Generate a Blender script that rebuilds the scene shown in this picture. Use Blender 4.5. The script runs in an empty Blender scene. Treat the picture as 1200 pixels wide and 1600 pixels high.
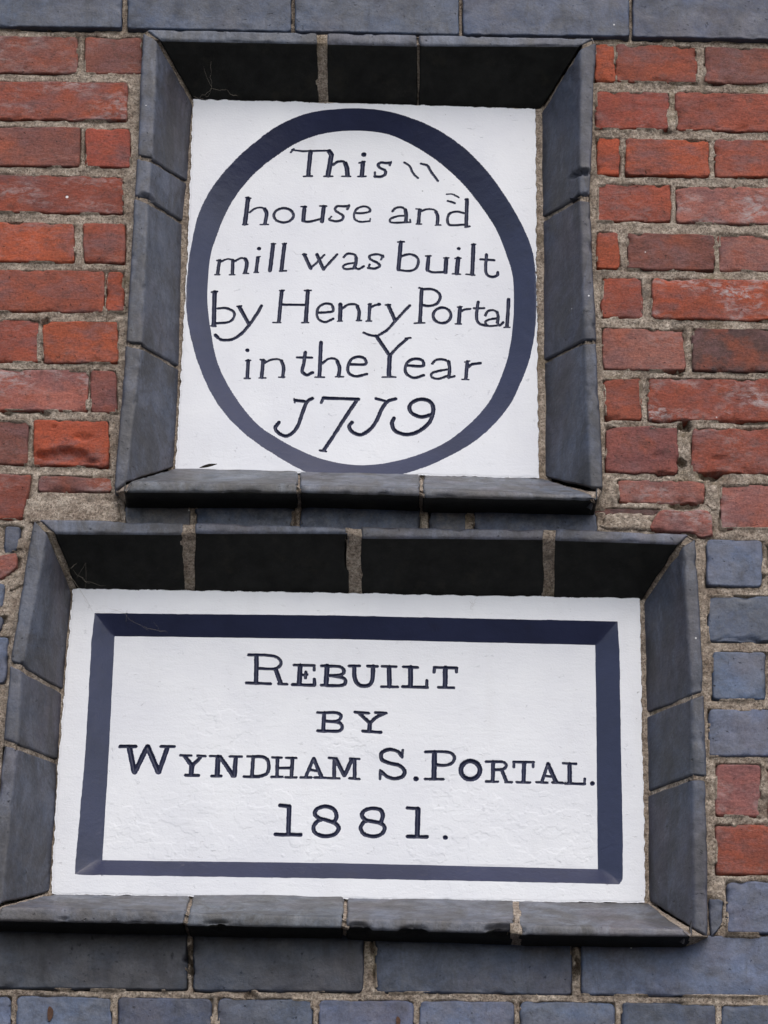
import bpy, math, random
import numpy as np
from mathutils import Matrix, Vector

# ------------------------------------------------------------------ camera, sky, sun, exposure
scene = bpy.context.scene
PITCH, ROLL, FPX = math.radians(25.0), 0.0155, 4400.0
DIST, CAMZ = 3.2, 1.6
Rm = Matrix.Rotation(math.radians(90) + PITCH, 3, 'X') @ Matrix.Rotation(ROLL, 3, 'Z')
cam_d = bpy.data.cameras.new('camera')
cam = bpy.data.objects.new('camera', cam_d)
scene.collection.objects.link(cam)
cam.matrix_world = Matrix.Translation((0, -DIST, CAMZ)) @ Rm.to_4x4()
cam_d.sensor_fit = 'VERTICAL'
cam_d.sensor_height = 36.0
cam_d.sensor_width = 27.0
cam_d.lens = FPX / 1600 * 36
cam_d.clip_start = 0.05
cam_d.clip_end = 500
scene.camera = cam

SUN_EL, SUN_AZ, SUN_ANG, SUN_STR, SKY_STR = 50.0, 15.0, 100.0, 0.6, 0.15   # azimuth: degrees right of straight behind the viewer
EXPOSURE = 0.52
world = bpy.data.worlds.new("World")
scene.world = world
world.use_nodes = True
wn, wl = world.node_tree.nodes, world.node_tree.links
wn.clear()
sky = wn.new('ShaderNodeTexSky')
sky.sky_type = 'NISHITA'
sky.sun_disc = False
sky.sun_elevation = math.radians(SUN_EL)
sky.sun_rotation = math.radians(180 - SUN_AZ)
sky.air_density = 1.0
sky.dust_density = 3.0
hsv = wn.new('ShaderNodeHueSaturation')
hsv.inputs['Saturation'].default_value = 0.75
bg = wn.new('ShaderNodeBackground')
bg.inputs['Strength'].default_value = SKY_STR
wo = wn.new('ShaderNodeOutputWorld')
wl.new(sky.outputs[0], hsv.inputs['Color'])
wl.new(hsv.outputs[0], bg.inputs['Color'])
wl.new(bg.outputs[0], wo.inputs['Surface'])

sd = bpy.data.lights.new('overcast_sun', 'SUN')
sd.energy = SUN_STR
sd.angle = math.radians(SUN_ANG)
sd.color = (1.0, 0.985, 0.96)
sun = bpy.data.objects.new('overcast_sun', sd)
scene.collection.objects.link(sun)
e, a = math.radians(SUN_EL), math.radians(SUN_AZ)
sdir = Vector((math.sin(a) * math.cos(e), -math.cos(a) * math.cos(e), math.sin(e)))   # towards the sun
sun.rotation_euler = sdir.to_track_quat('Z', 'Y').to_euler()
sun.location = (2, -6, 6)

vs = scene.view_settings
vs.view_transform = 'Standard'
vs.look = 'None'
vs.gamma = 1
vs.exposure = EXPOSURE
vs.use_curve_mapping = False

# ------------------------------------------------------------------ helpers
Rn = np.array([[Rm[i][j] for j in range(3)] for i in range(3)])
CAM = np.array([0, -DIST, CAMZ])


def P(px, py, y=0.0):
    """point of the vertical plane at depth y that a photo measurement refers to"""
    d = Rn @ np.array([(px - 600) / FPX, -(py - 800) / FPX, -1.0])
    t = (y - CAM[1]) / d[1]
    return CAM + t * d


def _hash(ix, iy, iz, seed):
    n = (ix.astype(np.int64) * 374761393 + iy.astype(np.int64) * 668265263 + iz.astype(np.int64) * 2147483647 + seed * 1274126177) & 0xFFFFFFFF
    n = ((n ^ (n >> 13)) * 1274126177) & 0xFFFFFFFF
    n = (n ^ (n >> 16)) & 0xFFFFFF
    return n / float(0xFFFFFF)


def vnoise(x, y, z, seed=0):
    x, y, z = np.broadcast_arrays(np.asarray(x, float), np.asarray(y, float), np.asarray(z, float))
    ix, iy, iz = np.floor(x), np.floor(y), np.floor(z)
    fx, fy, fz = x - ix, y - iy, z - iz
    fx, fy, fz = [f * f * (3 - 2 * f) for f in (fx, fy, fz)]
    r = 0
    for dx in (0, 1):
        for dy in (0, 1):
            for dz in (0, 1):
                w = (fx if dx else 1 - fx) * (fy if dy else 1 - fy) * (fz if dz else 1 - fz)
                r = r + w * _hash(ix + dx, iy + dy, iz + dz, seed)
    return r


def fbm(x, y, z, sc, octv=3, seed=0):
    """-1..1"""
    s, amp, tot = 0, 1.0, 0
    for o in range(octv):
        s = s + amp * (vnoise(np.asarray(x) * sc, np.asarray(y) * sc, np.asarray(z) * sc, seed + o * 17) * 2 - 1)
        tot += amp
        amp *= 0.5
        sc *= 2.03
    return s / tot


def mesh_np(name, verts, quads, smooth=True):
    me = bpy.data.meshes.new(name)
    v = np.ascontiguousarray(verts, dtype=np.float32)
    q = np.ascontiguousarray(quads, dtype=np.int32)
    me.vertices.add(len(v))
    me.vertices.foreach_set('co', v.ravel())
    me.loops.add(q.size)
    me.loops.foreach_set('vertex_index', q.ravel())
    me.polygons.add(len(q))
    me.polygons.foreach_set('loop_start', np.arange(0, q.size, 4, dtype=np.int32))
    me.polygons.foreach_set('loop_total', np.full(len(q), 4, dtype=np.int32))
    me.polygons.foreach_set('use_smooth', np.full(len(q), smooth, dtype=bool))
    me.update(calc_edges=True)
    return me


def link(name, me, mat=None, parent=None, loc=None, color=None):
    o = bpy.data.objects.new(name, me)
    scene.collection.objects.link(o)
    if mat:
        me.materials.append(mat)
    if parent is not None:
        o.parent = parent
        if loc is not None:
            loc = Vector(loc) - parent.location
    if loc is not None:
        o.location = loc
    if color is not None:
        o.color = color
    return o


def part(name, verts, quads, mat, parent, color=None, smooth=True, shift=(0, 0, 0)):
    """one mesh part; its origin sits at its own centre"""
    verts = np.asarray(verts, float)
    c = (verts.min(0) + verts.max(0)) / 2
    me = mesh_np(name, verts - c, quads, smooth)
    return link(name, me, mat, parent, Vector(c) + Vector(shift), color)


def thing(name, label, cat, loc, group=None):
    o = bpy.data.objects.new(name, None)
    scene.collection.objects.link(o)
    o.location = loc
    o.empty_display_size = 0.05
    o['label'] = label
    o['category'] = cat
    if group:
        o['group'] = group
    return o


def gridquads(nu, nv):
    i = np.arange(nu * nv).reshape(nu, nv)
    return np.stack([i[:-1, :-1], i[1:, :-1], i[1:, 1:], i[:-1, 1:]], -1).reshape(-1, 4)


def outward(verts, quads, centre):
    """flip the winding if the sheet's mean normal looks the wrong way (must face -Y)"""
    a, b, c = verts[quads[:, 0]], verts[quads[:, 1]], verts[quads[:, 2]]
    n = np.cross(b - a, c - a).sum(0)
    return quads if n[1] < 0 else quads[:, ::-1]


# ------------------------------------------------------------------ materials
def new_mat(name):
    m = bpy.data.materials.new(name)
    m.use_nodes = True
    nt = m.node_tree
    nt.nodes.clear()
    out = nt.nodes.new('ShaderNodeOutputMaterial')
    bs = nt.nodes.new('ShaderNodeBsdfPrincipled')
    nt.links.new(bs.outputs[0], out.inputs[0])
    return m, nt, bs


class NB:
    """tiny node builder"""
    def __init__(s, nt):
        s.nt = nt
        tc = nt.nodes.new('ShaderNodeTexCoord')
        oi = nt.nodes.new('ShaderNodeObjectInfo')
        s.oi = oi
        mul = nt.nodes.new('ShaderNodeMath'); mul.operation = 'MULTIPLY'; mul.inputs[1].default_value = 37.0
        nt.links.new(oi.outputs['Random'], mul.inputs[0])
        add = nt.nodes.new('ShaderNodeVectorMath'); add.operation = 'ADD'
        nt.links.new(tc.outputs['Object'], add.inputs[0])
        nt.links.new(mul.outputs[0], add.inputs[1])
        s.co = add.outputs[0]

    def noise(s, scale, detail=4, rough=0.55, stretch=None, dist=0.0):
        n = s.nt.nodes.new('ShaderNodeTexNoise')
        n.inputs['Scale'].default_value = scale
        n.inputs['Detail'].default_value = detail
        n.inputs['Roughness'].default_value = rough
        n.inputs['Distortion'].default_value = dist
        co = s.co
        if stretch:
            m = s.nt.nodes.new('ShaderNodeVectorMath'); m.operation = 'MULTIPLY'
            m.inputs[1].default_value = stretch
            s.nt.links.new(co, m.inputs[0])
            co = m.outputs[0]
        s.nt.links.new(co, n.inputs['Vector'])
        return n.outputs['Fac']

    def voro(s, scale, feature='F1'):
        n = s.nt.nodes.new('ShaderNodeTexVoronoi')
        n.inputs['Scale'].default_value = scale
        n.feature = feature
        s.nt.links.new(s.co, n.inputs['Vector'])
        return n.outputs['Distance']

    def ramp(s, fac, a, b, lo=0.0, hi=1.0):
        m = s.nt.nodes.new('ShaderNodeMapRange')
        m.inputs['From Min'].default_value = a
        m.inputs['From Max'].default_value = b
        m.inputs['To Min'].default_value = lo
        m.inputs['To Max'].default_value = hi
        s.nt.links.new(fac, m.inputs['Value'])
        return m.outputs[0]

    def mix(s, fac, a, b, mode='MIX'):
        m = s.nt.nodes.new('ShaderNodeMix')
        m.data_type = 'RGBA'
        m.blend_type = mode
        for sock, v in ((m.inputs[0], fac), (m.inputs[6], a), (m.inputs[7], b)):
            if isinstance(v, (tuple, list)):
                sock.default_value = (*v[:3], 1)
            elif isinstance(v, (int, float)):
                sock.default_value = v
            else:
                s.nt.links.new(v, sock)
        return m.outputs[2]

    def math(s, op, a, b=0.0):
        m = s.nt.nodes.new('ShaderNodeMath'); m.operation = op
        for sock, v in ((m.inputs[0], a), (m.inputs[1], b)):
            if isinstance(v, (int, float)):
                sock.default_value = v
            else:
                s.nt.links.new(v, sock)
        return m.outputs[0]

    def bump(s, h, dist, strength=1.0, prev=None):
        b = s.nt.nodes.new('ShaderNodeBump')
        b.inputs['Distance'].default_value = dist
        b.inputs['Strength'].default_value = strength
        s.nt.links.new(h, b.inputs['Height'])
        if prev is not None:
            s.nt.links.new(prev, b.inputs['Normal'])
        return b.outputs[0]


def mat_red_brick():
    m, nt, bs = new_mat('red_brick')
    b = NB(nt)
    base = b.oi.outputs['Color']
    tone = b.ramp(b.noise(16, 5, 0.6, (1, 1, 1.6)), 0.36, 0.66)
    c = b.mix(tone, b.mix(1.0, base, (0.80, 0.80, 0.84), 'MULTIPLY'), b.mix(1.0, base, (1.20, 1.04, 0.90), 'MULTIPLY'))
    # greyish purple fire flashes
    fl = b.ramp(b.noise(18, 6, 0.65, (1, 1, 2.0)), 0.48, 0.66, 0, 0.7)
    c = b.mix(fl, c, (0.165, 0.084, 0.082))
    # warm orange clay showing through
    og = b.ramp(b.noise(23, 4, 0.6), 0.52, 0.68, 0, 0.5)
    c = b.mix(og, c, (0.30, 0.070, 0.030))
    # soot film
    so = b.ramp(b.noise(70, 8, 0.75), 0.52, 0.70, 0, 0.55)
    c = b.mix(so, c, (0.062, 0.040, 0.036))
    # fine grain and pits
    gr = b.ramp(b.noise(360, 4, 0.8), 0.32, 0.68, 0.62, 1.36)
    cc = nt.nodes.new('ShaderNodeCombineColor')
    for i in range(3):
        nt.links.new(gr, cc.inputs[i])
    c = b.mix(1.0, c, cc.outputs[0], 'MULTIPLY')
    pit = b.ramp(b.noise(230, 2, 0.5), 0.70, 0.77, 0, 0.75)
    c = b.mix(pit, c, (0.025, 0.016, 0.014))
    # pale salts / lime smears, amount from the object's alpha
    sa = b.noise(60, 7, 0.75, (1, 1, 2.0), 0.5)
    sb = b.ramp(b.noise(14, 3, 0.5, (1, 1, 1.8)), 0.42, 0.62)
    sc_ = b.math('MULTIPLY', b.ramp(sa, 0.46, 0.62), sb)
    sc_ = b.math('MULTIPLY', sc_, b.oi.outputs['Alpha'])
    c = b.mix(sc_, c, (0.40, 0.35, 0.34))
    # tiny white paint flecks
    fk = b.math('MULTIPLY', b.ramp(b.voro(26), 0.055, 0.045), b.ramp(b.noise(9, 1), 0.55, 0.6))
    c = b.mix(fk, c, (0.7, 0.68, 0.66))
    nt.links.new(c, bs.inputs['Base Color'])
    bs.inputs['Roughness'].default_value = 0.85
    bs.inputs['Specular IOR Level'].default_value = 0.35
    n1 = b.bump(b.noise(900, 3, 0.7), 0.0006, 0.7)
    n2 = b.bump(b.noise(130, 6, 0.72, (1, 1, 1.7)), 0.0022, 1.0, n1)
    n3 = b.bump(pit, -0.0012, 1.0, n2)
    nt.links.new(n3, bs.inputs['Normal'])
    return m


def mat_blue_brick(name='blue_brick', rough=0.5, streak=(1, 1, 0.35), weathered=False):
    m, nt, bs = new_mat(name)
    b = NB(nt)
    base = b.oi.outputs['Color']
    tone = b.ramp(b.noise(24, 8, 0.72, streak, 0.8), 0.34, 0.66)
    c = b.mix(tone, b.mix(1.0, base, (0.50, 0.49, 0.49), 'MULTIPLY'), b.mix(1.0, base, (1.50, 1.54, 1.60), 'MULTIPLY'))
    pur = b.ramp(b.noise(9, 3, 0.5, streak), 0.50, 0.66, 0, 0.6)
    c = b.mix(pur, c, b.mix(1.0, base, (1.25, 0.95, 0.86), 'MULTIPLY'))
    vb = b.ramp(b.noise(15, 5, 0.65, (1, 1, 1.3)), 0.50, 0.68, 0, 0.2 if weathered else 0.42)
    c = b.mix(vb, c, b.mix(1.0, base, (0.78, 1.25, 1.75), 'MULTIPLY'))
    # vertical weather stains
    st = b.ramp(b.noise(36, 6, 0.7, (1, 1, 0.25), 0.8), 0.52, 0.70, 0, 0.75)
    c = b.mix(st, c, b.mix(1.0, base, (0.34, 0.34, 0.34), 'MULTIPLY'))
    # amount of brown-grey dirt from the object's alpha
    dr = b.math('MULTIPLY', b.ramp(b.noise(70, 6, 0.75), 0.44, 0.66), b.oi.outputs['Alpha'])
    c = b.mix(dr, c, b.mix(1.0, base, (2.2, 1.9, 1.5), 'MULTIPLY'))
    if weathered:
        gy = b.ramp(b.noise(13, 7, 0.7, (1, 1, 0.6), 1.0), 0.46, 0.60, 0, 0.8)
        c = b.mix(gy, c, b.mix(1.0, base, (0.62, 0.54, 0.44), 'MULTIPLY'))
        lt = b.ramp(b.noise(30, 8, 0.75, (1, 1, 0.3), 0.6), 0.55, 0.68, 0, 0.6)
        c = b.mix(lt, c, b.mix(1.0, base, (1.9, 1.95, 1.95), 'MULTIPLY'))
    gr = b.ramp(b.noise(300, 4, 0.8), 0.3, 0.7, 0.70, 1.30)
    cc = nt.nodes.new('ShaderNodeCombineColor')
    for i in range(3):
        nt.links.new(gr, cc.inputs[i])
    c = b.mix(1.0, c, cc.outputs[0], 'MULTIPLY')
    pit = b.ramp(b.noise(170, 3, 0.6), 0.66, 0.74, 0, 0.8)
    c = b.mix(pit, c, (0.012, 0.012, 0.014))
    fk = b.math('MULTIPLY', b.ramp(b.voro(34), 0.045, 0.035), b.ramp(b.noise(9, 1), 0.57, 0.62))
    c = b.mix(fk, c, (0.6, 0.6, 0.6))
    nt.links.new(c, bs.inputs['Base Color'])
    ro = b.ramp(b.noise(40, 4, 0.6), 0.3, 0.7, rough - 0.08, rough + 0.16)
    nt.links.new(ro, bs.inputs['Roughness'])
    bs.inputs['Specular IOR Level'].default_value = 0.5
    n1 = b.bump(b.noise(700, 3, 0.7), 0.0003, 0.5)
    n2 = b.bump(b.noise(70, 6, 0.68), 0.0014, 1.0, n1)
    n3 = b.bump(pit, -0.0008, 1.0, n2)
    nt.links.new(n3, bs.inputs['Normal'])
    return m


def mat_soot_shade():  # sooty film whose near-black colour also carries the shade of the undersides
    m, nt, bs = new_mat('soot_painted_shade')
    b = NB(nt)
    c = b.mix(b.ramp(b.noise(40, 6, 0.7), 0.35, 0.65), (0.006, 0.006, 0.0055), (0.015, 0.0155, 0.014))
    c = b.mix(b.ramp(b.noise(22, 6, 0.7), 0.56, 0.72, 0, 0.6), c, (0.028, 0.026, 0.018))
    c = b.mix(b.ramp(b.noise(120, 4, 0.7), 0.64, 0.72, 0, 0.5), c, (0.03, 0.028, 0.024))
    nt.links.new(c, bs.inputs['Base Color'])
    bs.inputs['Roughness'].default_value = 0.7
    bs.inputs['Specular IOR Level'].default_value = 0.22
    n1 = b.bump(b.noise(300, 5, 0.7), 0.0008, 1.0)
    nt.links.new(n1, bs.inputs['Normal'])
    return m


def mat_mortar():
    m, nt, bs = new_mat('lime_mortar')
    b = NB(nt)
    t = b.ramp(b.noise(45, 6, 0.7), 0.34, 0.66)
    c = b.mix(t, (0.33, 0.262, 0.210), (0.66, 0.57, 0.475))
    gr = b.ramp(b.noise(380, 4, 0.8), 0.40, 0.60)
    c = b.mix(gr, b.mix(1.0, c, (0.34, 0.32, 0.30), 'MULTIPLY'), b.mix(1.0, c, (1.30, 1.29, 1.28), 'MULTIPLY'))
    c = b.mix(b.ramp(b.noise(190, 4, 0.7), 0.48, 0.66, 0, 0.8), c, b.mix(1.0, c, (0.45, 0.42, 0.38), 'MULTIPLY'))
    wh = b.ramp(b.voro(300), 0.24, 0.14, 0, 0.65)
    wh = b.math('MULTIPLY', wh, b.ramp(b.noise(60, 3), 0.46, 0.58))
    c = b.mix(wh, c, (0.58, 0.55, 0.48))
    moss = b.ramp(b.noise(12, 4, 0.6), 0.60, 0.72, 0, 0.6)
    c = b.mix(moss, c, (0.165, 0.125, 0.052))
    dk = b.ramp(b.noise(28, 5, 0.65), 0.57, 0.72, 0, 0.7)
    c = b.mix(dk, c, (0.110, 0.094, 0.080))
    nt.links.new(c, bs.inputs['Base Color'])
    bs.inputs['Roughness'].default_value = 0.95
    bs.inputs['Specular IOR Level'].default_value = 0.2
    n1 = b.bump(b.noise(600, 4, 0.8), 0.0016, 1.0)
    n2 = b.bump(b.noise(160, 5, 0.75), 0.0040, 1.0, n1)
    nt.links.new(n2, bs.inputs['Normal'])
    return m


def mat_white(name, flaky):
    m, nt, bs = new_mat(name)
    b = NB(nt)
    c = b.mix(b.ramp(b.noise(7, 4, 0.6), 0.35, 0.65), (0.655, 0.665, 0.700), (0.725, 0.735, 0.755))
    # faint grime
    c = b.mix(b.ramp(b.noise(38, 6, 0.7), 0.60, 0.80, 0, 0.22), c, (0.50, 0.50, 0.50))
    c = b.mix(b.ramp(b.noise(20, 5, 0.6, (1, 1, 0.22), 0.4), 0.58, 0.76, 0, 0.13), c, (0.46, 0.44, 0.41))
    sp = b.math('MULTIPLY', b.ramp(b.noise(210, 3, 0.6), 0.70, 0.75), b.ramp(b.noise(16, 2), 0.52, 0.60))
    c = b.mix(b.math('MULTIPLY', sp, 0.75), c, (0.16, 0.155, 0.15))
    nt.links.new(c, bs.inputs['Base Color'])
    bs.inputs['Roughness'].default_value = 0.52
    bs.inputs['Specular IOR Level'].default_value = 0.35
    n1 = b.bump(b.noise(55, 6, 0.62, (1, 1, 3.0)), 0.0007 if flaky else 0.0004, 0.6)
    n2 = b.bump(b.noise(420, 3, 0.6), 0.0004, 0.7, n1)
    n3 = b.bump(b.ramp(b.noise(95, 5, 0.7, (1, 1, 1.5), 1.2), 0.66, 0.68), 0.00025, 1.0, n2)
    nt.links.new(n3, bs.inputs['Normal'])
    return m


def mat_navy(name, col, rough):
    m, nt, bs = new_mat(name)
    b = NB(nt)
    c = b.mix(b.ramp(b.noise(11, 5, 0.6), 0.35, 0.65), [k * 0.86 for k in col], [k * 1.14 for k in col])
    c = b.mix(b.ramp(b.noise(26, 5, 0.7), 0.58, 0.76, 0, 0.35), c, (0.019, 0.018, 0.026))
    sp = b.ramp(b.noise(170, 3, 0.6), 0.735, 0.77, 0, 0.7)
    c = b.mix(sp, c, (0.006, 0.006, 0.008))
    nt.links.new(c, bs.inputs['Base Color'])
    bs.inputs['Roughness'].default_value = rough
    bs.inputs['Specular IOR Level'].default_value = 0.5
    n1 = b.bump(b.noise(60, 6, 0.6, (1, 1, 2.0)), 0.0006, 0.6)
    n2 = b.bump(b.noise(400, 3, 0.6), 0.0003, 0.6, n1)
    nt.links.new(n2, bs.inputs['Normal'])
    return m


def mat_plain(name, col, rough=0.8, sc=60):
    m, nt, bs = new_mat(name)
    b = NB(nt)
    c = b.mix(b.ramp(b.noise(sc, 5, 0.7), 0.3, 0.7), [k * 0.6 for k in col], [k * 1.35 for k in col])
    nt.links.new(c, bs.inputs['Base Color'])
    bs.inputs['Roughness'].default_value = rough
    n1 = b.bump(b.noise(sc * 3, 5, 0.7), 0.001, 0.8)
    nt.links.new(n1, bs.inputs['Normal'])
    return m


M_RED = mat_red_brick()
M_BLUE = mat_blue_brick('blue_wall_brick', 0.50, (1, 1, 1.2))
M_FRAME = mat_blue_brick('blue_moulded_brick', 0.46, (1, 1, 0.45), True)
M_MORTAR = mat_mortar()
M_SOOT_SHADE = mat_soot_shade()
M_WHITE1 = mat_white('white_paint_smooth', False)
M_WHITE2 = mat_white('white_paint_flaking', True)
M_RING = mat_navy('navy_border_paint', (0.020, 0.025, 0.062), 0.36)
M_LET = mat_navy('navy_letter_paint', (0.011, 0.015, 0.048), 0.45)
M_WEB = mat_plain('cobweb_silk', (0.34, 0.30, 0.24), 0.9)
M_LEAF = mat_plain('dead_leaf_brown', (0.05, 0.038, 0.028), 0.8)
M_RUST = mat_plain('rusty_iron', (0.075, 0.034, 0.018), 0.85, 200)
M_GROUND = mat_plain('asphalt', (0.05, 0.05, 0.052), 0.9, 30)

# ------------------------------------------------------------------ ground
gv = [(-200, -300, 0), (200, -300, 0), (200, 100, 0), (-200, 100, 0)]
gme = bpy.data.meshes.new('ground')
gme.from_pydata(gv, [], [(0, 1, 2, 3)])
gr = link('ground', gme, M_GROUND)
gr['kind'] = 'structure'

# ------------------------------------------------------------------ damage list: hollows in bricks, mortar and mouldings
# x, y (photo measurement), half width, half height, depth (m), plane
DENTS = [
    (1072, 664, 11, 9, .018, 0), (1066, 721, 9, 8, .016, 0), (1113, 744, 19, 8, .014, 0), (1052, 581, 13, 3.5, .010, 0),
    (1028, 712, 10, 3, .004, 0), (1122, 717, 12, 3.5, .005, 0), (1070, 790, 26, 5, .010, 0),
    (95, 711, 46, 11, .012, 0), (132, 684, 16, 5, .005, 0), (125, 720, 30, 6, .010, 0), (86, 665, 5, 4, .006, 0), (12, 645, 9, 5, .008, 0), (70, 503, 7, 8, .008, 0),
    (23, 350, 9, 3, .006, 0), (182, 184, 20, 2.5, .003, 0), (68, 646, 10, 3, .005, 0), (1042, 205, 9, 4, .006, 0),
    (1160, 201, 10, 3, .003, 0), (294, 1489, 5, 12, .016, 0), (297, 1510, 5, 10, .018, 0), (901, 1512, 6, 16, .018, 0), (580, 1480, 5, 8, .012, 0),
    (1040, 740, 18, 4, .006, 0), (1178, 1000, 60, 3, .004, 0), (390, 1556, 9, 4, .006, 0),
    (1197, 1260, 10, 18, .005, 0), (1000, 1085, 1, 1, .001, 0), (1200, 1205, 10, 20, .004, 0), (1146, 1145, 5, 5, .001, 0),
]
DENTW = [(P(x, y, 0), w / 1250.0, h / 1130.0, d) for x, y, w, h, d, _ in DENTS]
# chips on the proud mouldings (plane given)
CHIPS = [
    (560, 1451, 20, 8, .006, -.044), (645, 1453, 22, 6, .005, -.044), (788, 1453, 30, 10, .007, -.044), (905, 268, 22, 6, .010, -.012),
    (908, 306, 22, 5, .010, -.012), (228, 247, 12, 4, .007, -.012), (229, 307, 14, 5, .008, -.012), 
    (545, 868, 7, 22, .016, 0.02),  (30, 1040, 12, 4, .006, -.012), (340, 1447, 20, 4, .005, -.033),
    (100, 1441, 8, 3, .004, -.033), (215, 538, 12, 4, .006, -.012),
]
CHIPW = [(P(x, y, yy), w / 1250.0, h / 1130.0, d) for x, y, w, h, d, yy in CHIPS]


def dent(X, Z, table, seed=5):
    r = np.zeros_like(X)
    jx = X + 0.0075 * fbm(X, 0, Z, 95, 4, seed)
    jz = Z + 0.0055 * fbm(X, 3, Z, 95, 4, seed + 3)
    for c, w, h, d in table:
        q = ((jx - c[0]) / w) ** 2 + ((jz - c[2]) / h) ** 2
        r = np.maximum(r, d * np.clip(1.9 * (1 - q), 0, 1) ** 0.5 * (.75 + .25 * fbm(X, 1, Z, 150, 3, seed + 9)))
    return r


# ------------------------------------------------------------------ bricks of the wall
wall = thing('brick_wall', 'weathered wall of red and blue bricks in lime mortar around both white plaques', 'wall', (0, 0, 0))
_bs = [0]
BR = []


def brick(quad, col, bloom=0.0, mat=None, y0=0.0, name='brick', rnd=2.2, rough=1.0, back=0.03, raw=None, cell=.0030):
    """quad: TL TR BR BL photo measurements of the face on plane y0"""
    _bs[0] += 1
    sd_ = _bs[0]
    rg = random.Random(sd_)
    y0 = y0 + rg.uniform(-.0014, .0014)
    q = [P(x, y, y0) for x, y in quad]
    BR.append((np.array([p[[0, 2]] for p in q]), mat is M_MORTAR))
    W = np.linalg.norm(q[1] - q[0]); H = np.linalg.norm(q[3] - q[0])
    cell = cell
    nu, nv = max(6, int(W / cell)) + 1, max(5, int(H / cell)) + 1

    def axis(n, L):      # denser close to the rim
        t = np.linspace(0, 1, n)
        t = np.concatenate([[0, .0012 / L, .0026 / L], t[1:-1], [1 - .0026 / L, 1 - .0012 / L, 1]])
        return np.sort(t)
    u, v = axis(nu, W), axis(nv, H)
    U, V = np.meshgrid(u, v, indexing='ij')
    B = [(1 - U) * (1 - V), U * (1 - V), U * V, (1 - U) * V]
    X = sum(b * c[0] for b, c in zip(B, q))
    Z = sum(b * c[2] for b, c in zip(B, q))
    # uneven outline
    du, dv = np.minimum(U, 1 - U) * W, np.minimum(V, 1 - V) * H
    r = rnd * .001
    cx, cz = X.mean(), Z.mean()
    ed = np.minimum(du, dv)
    fall = np.exp(-ed / .006)
    wob = .0016 * rough
    X = X + fall * wob * fbm(X, sd_, Z, 55, 3, sd_)
    Z = Z + fall * wob * fbm(X, sd_ + 9, Z, 45, 3, sd_ + 40)
    # corner rounding: pull corners in
    k = np.clip(1 - du / (2.2 * r), 0, 1) * np.clip(1 - dv / (2.2 * r), 0, 1)
    X = X + (cx - X) / W * 1.5 * k * r
    Z = Z + (cz - Z) / H * 1.5 * k * r
    # face relief
    chip = np.clip(fbm(X, sd_ + 2, Z, 70, 3, sd_ + 5) - .10, 0, 1) * np.exp(-ed / .004) * .010 * rough
    rr = np.clip(1 - ed / r, 0, 1)
    Y = y0 + r * (1 - np.sqrt(np.clip(1 - rr ** 2, 0, 1))) * .8
    Y = Y + chip + .0007 * rough * fbm(X, sd_ + 4, Z, 30, 3, sd_ + 7) + .0003 * rough * fbm(X, sd_, Z, 160, 2, sd_ + 9)
    tx, tz = rg.uniform(-.012, .012), rg.uniform(-.015, .015)
    Y = Y + (X - cx) * tx + (Z - cz) * tz
    Y = Y + dent(X, Z, DENTW)
    # sides
    Vv = np.stack([X, Y, Z], -1)
    Vp = np.pad(Vv, ((1, 1), (1, 1), (0, 0)), mode='edge')
    nU, nV = Vp.shape[:2]
    Vp[0, :, 1] = Vp[-1, :, 1] = y0 + back
    Vp[:, 0, 1] = Vp[:, -1, 1] = y0 + back
    verts = Vp.reshape(-1, 3)
    quads = gridquads(nU, nV)
    quads = outward(verts, quads, None)
    return part(name, verts, quads, mat or M_RED, wall, (*col, bloom))


def lin(r, g, b):
    return tuple(((c / 255) / 12.92) if c / 255 <= .04045 else (((c / 255) + .055) / 1.055) ** 2.4 for c in (r, g, b))


# brick colours (albedo)
CO = {
    'o': (0.315, 0.076, 0.038), 'r': (0.240, 0.066, 0.043), 'p': (0.180, 0.069, 0.057), 'k': (0.265, 0.110, 0.092),
    'd': (0.085, 0.048, 0.044), 'b': (0.070, 0.086, 0.130), 'B': (0.040, 0.050, 0.078), 'g': (0.045, 0.050, 0.062), 'D': (0.026, 0.030, 0.042),
}
rng = random.Random(3)


def jit(c, s=.10):
    k = 1 + rng.uniform(-s, s)
    return tuple(x * k * (1 + rng.uniform(-s, s) * .4) for x in c)


def row(y1, y2, xref, slope, bricks, side=None, gap=11, first=None):
    """bricks: (x0, x1, colour[, bloom]) ; side continues the course beyond the picture"""
    def yy(y, x):
        return y + slope * (x - xref)
    out = list(bricks)
    if side == 'L':
        x = min(b[0] for b in out) - gap
        n = 0
        while x > -330:
            L = 112 if (n + int(y1 / 73)) % 2 else 250
            out.append((x - L, x, rng.choice('orrpk'))); x -= L + gap; n += 1
    if side == 'R':
        x = max(b[1] for b in out) + gap
        n = 0
        while x < 1530:
            L = 112 if (n + int(y1 / 73)) % 2 else 250
            out.append((x, x + L, rng.choice('rrpkr'))); x += L + gap; n += 1
    for b in out:
        x0, x1, c = b[:3]
        x0, x1 = x0 - .8, x1 + .8
        bl = b[3] if len(b) > 3 else rng.choice([0, 0.0, .25, .5])
        blue = c in 'bBgD'
        if c == 'r' or c == 'o':
            pass
        a, bb = rng.uniform(-1.2, 1.2), rng.uniform(-1.2, 1.2)
        s1, s2 = rng.uniform(-1.5, 1.5), rng.uniform(-1.5, 1.5)
        brick([(x0 + s1, yy(y1, x0) + a), (x1 + s2, yy(y1, x1) + bb), (x1 - s2, yy(y2, x1) - a), (x0 - s1, yy(y2, x0) - bb)],
              jit(CO[c]), bl if not blue else (b[3] if len(b) > 3 else rng.uniform(.1, .5)), M_BLUE if blue else M_RED,
              rnd=2.0 if not blue else 1.6, rough=(1.0 if side == 'L' else 1.7) if not blue else .6)


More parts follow.
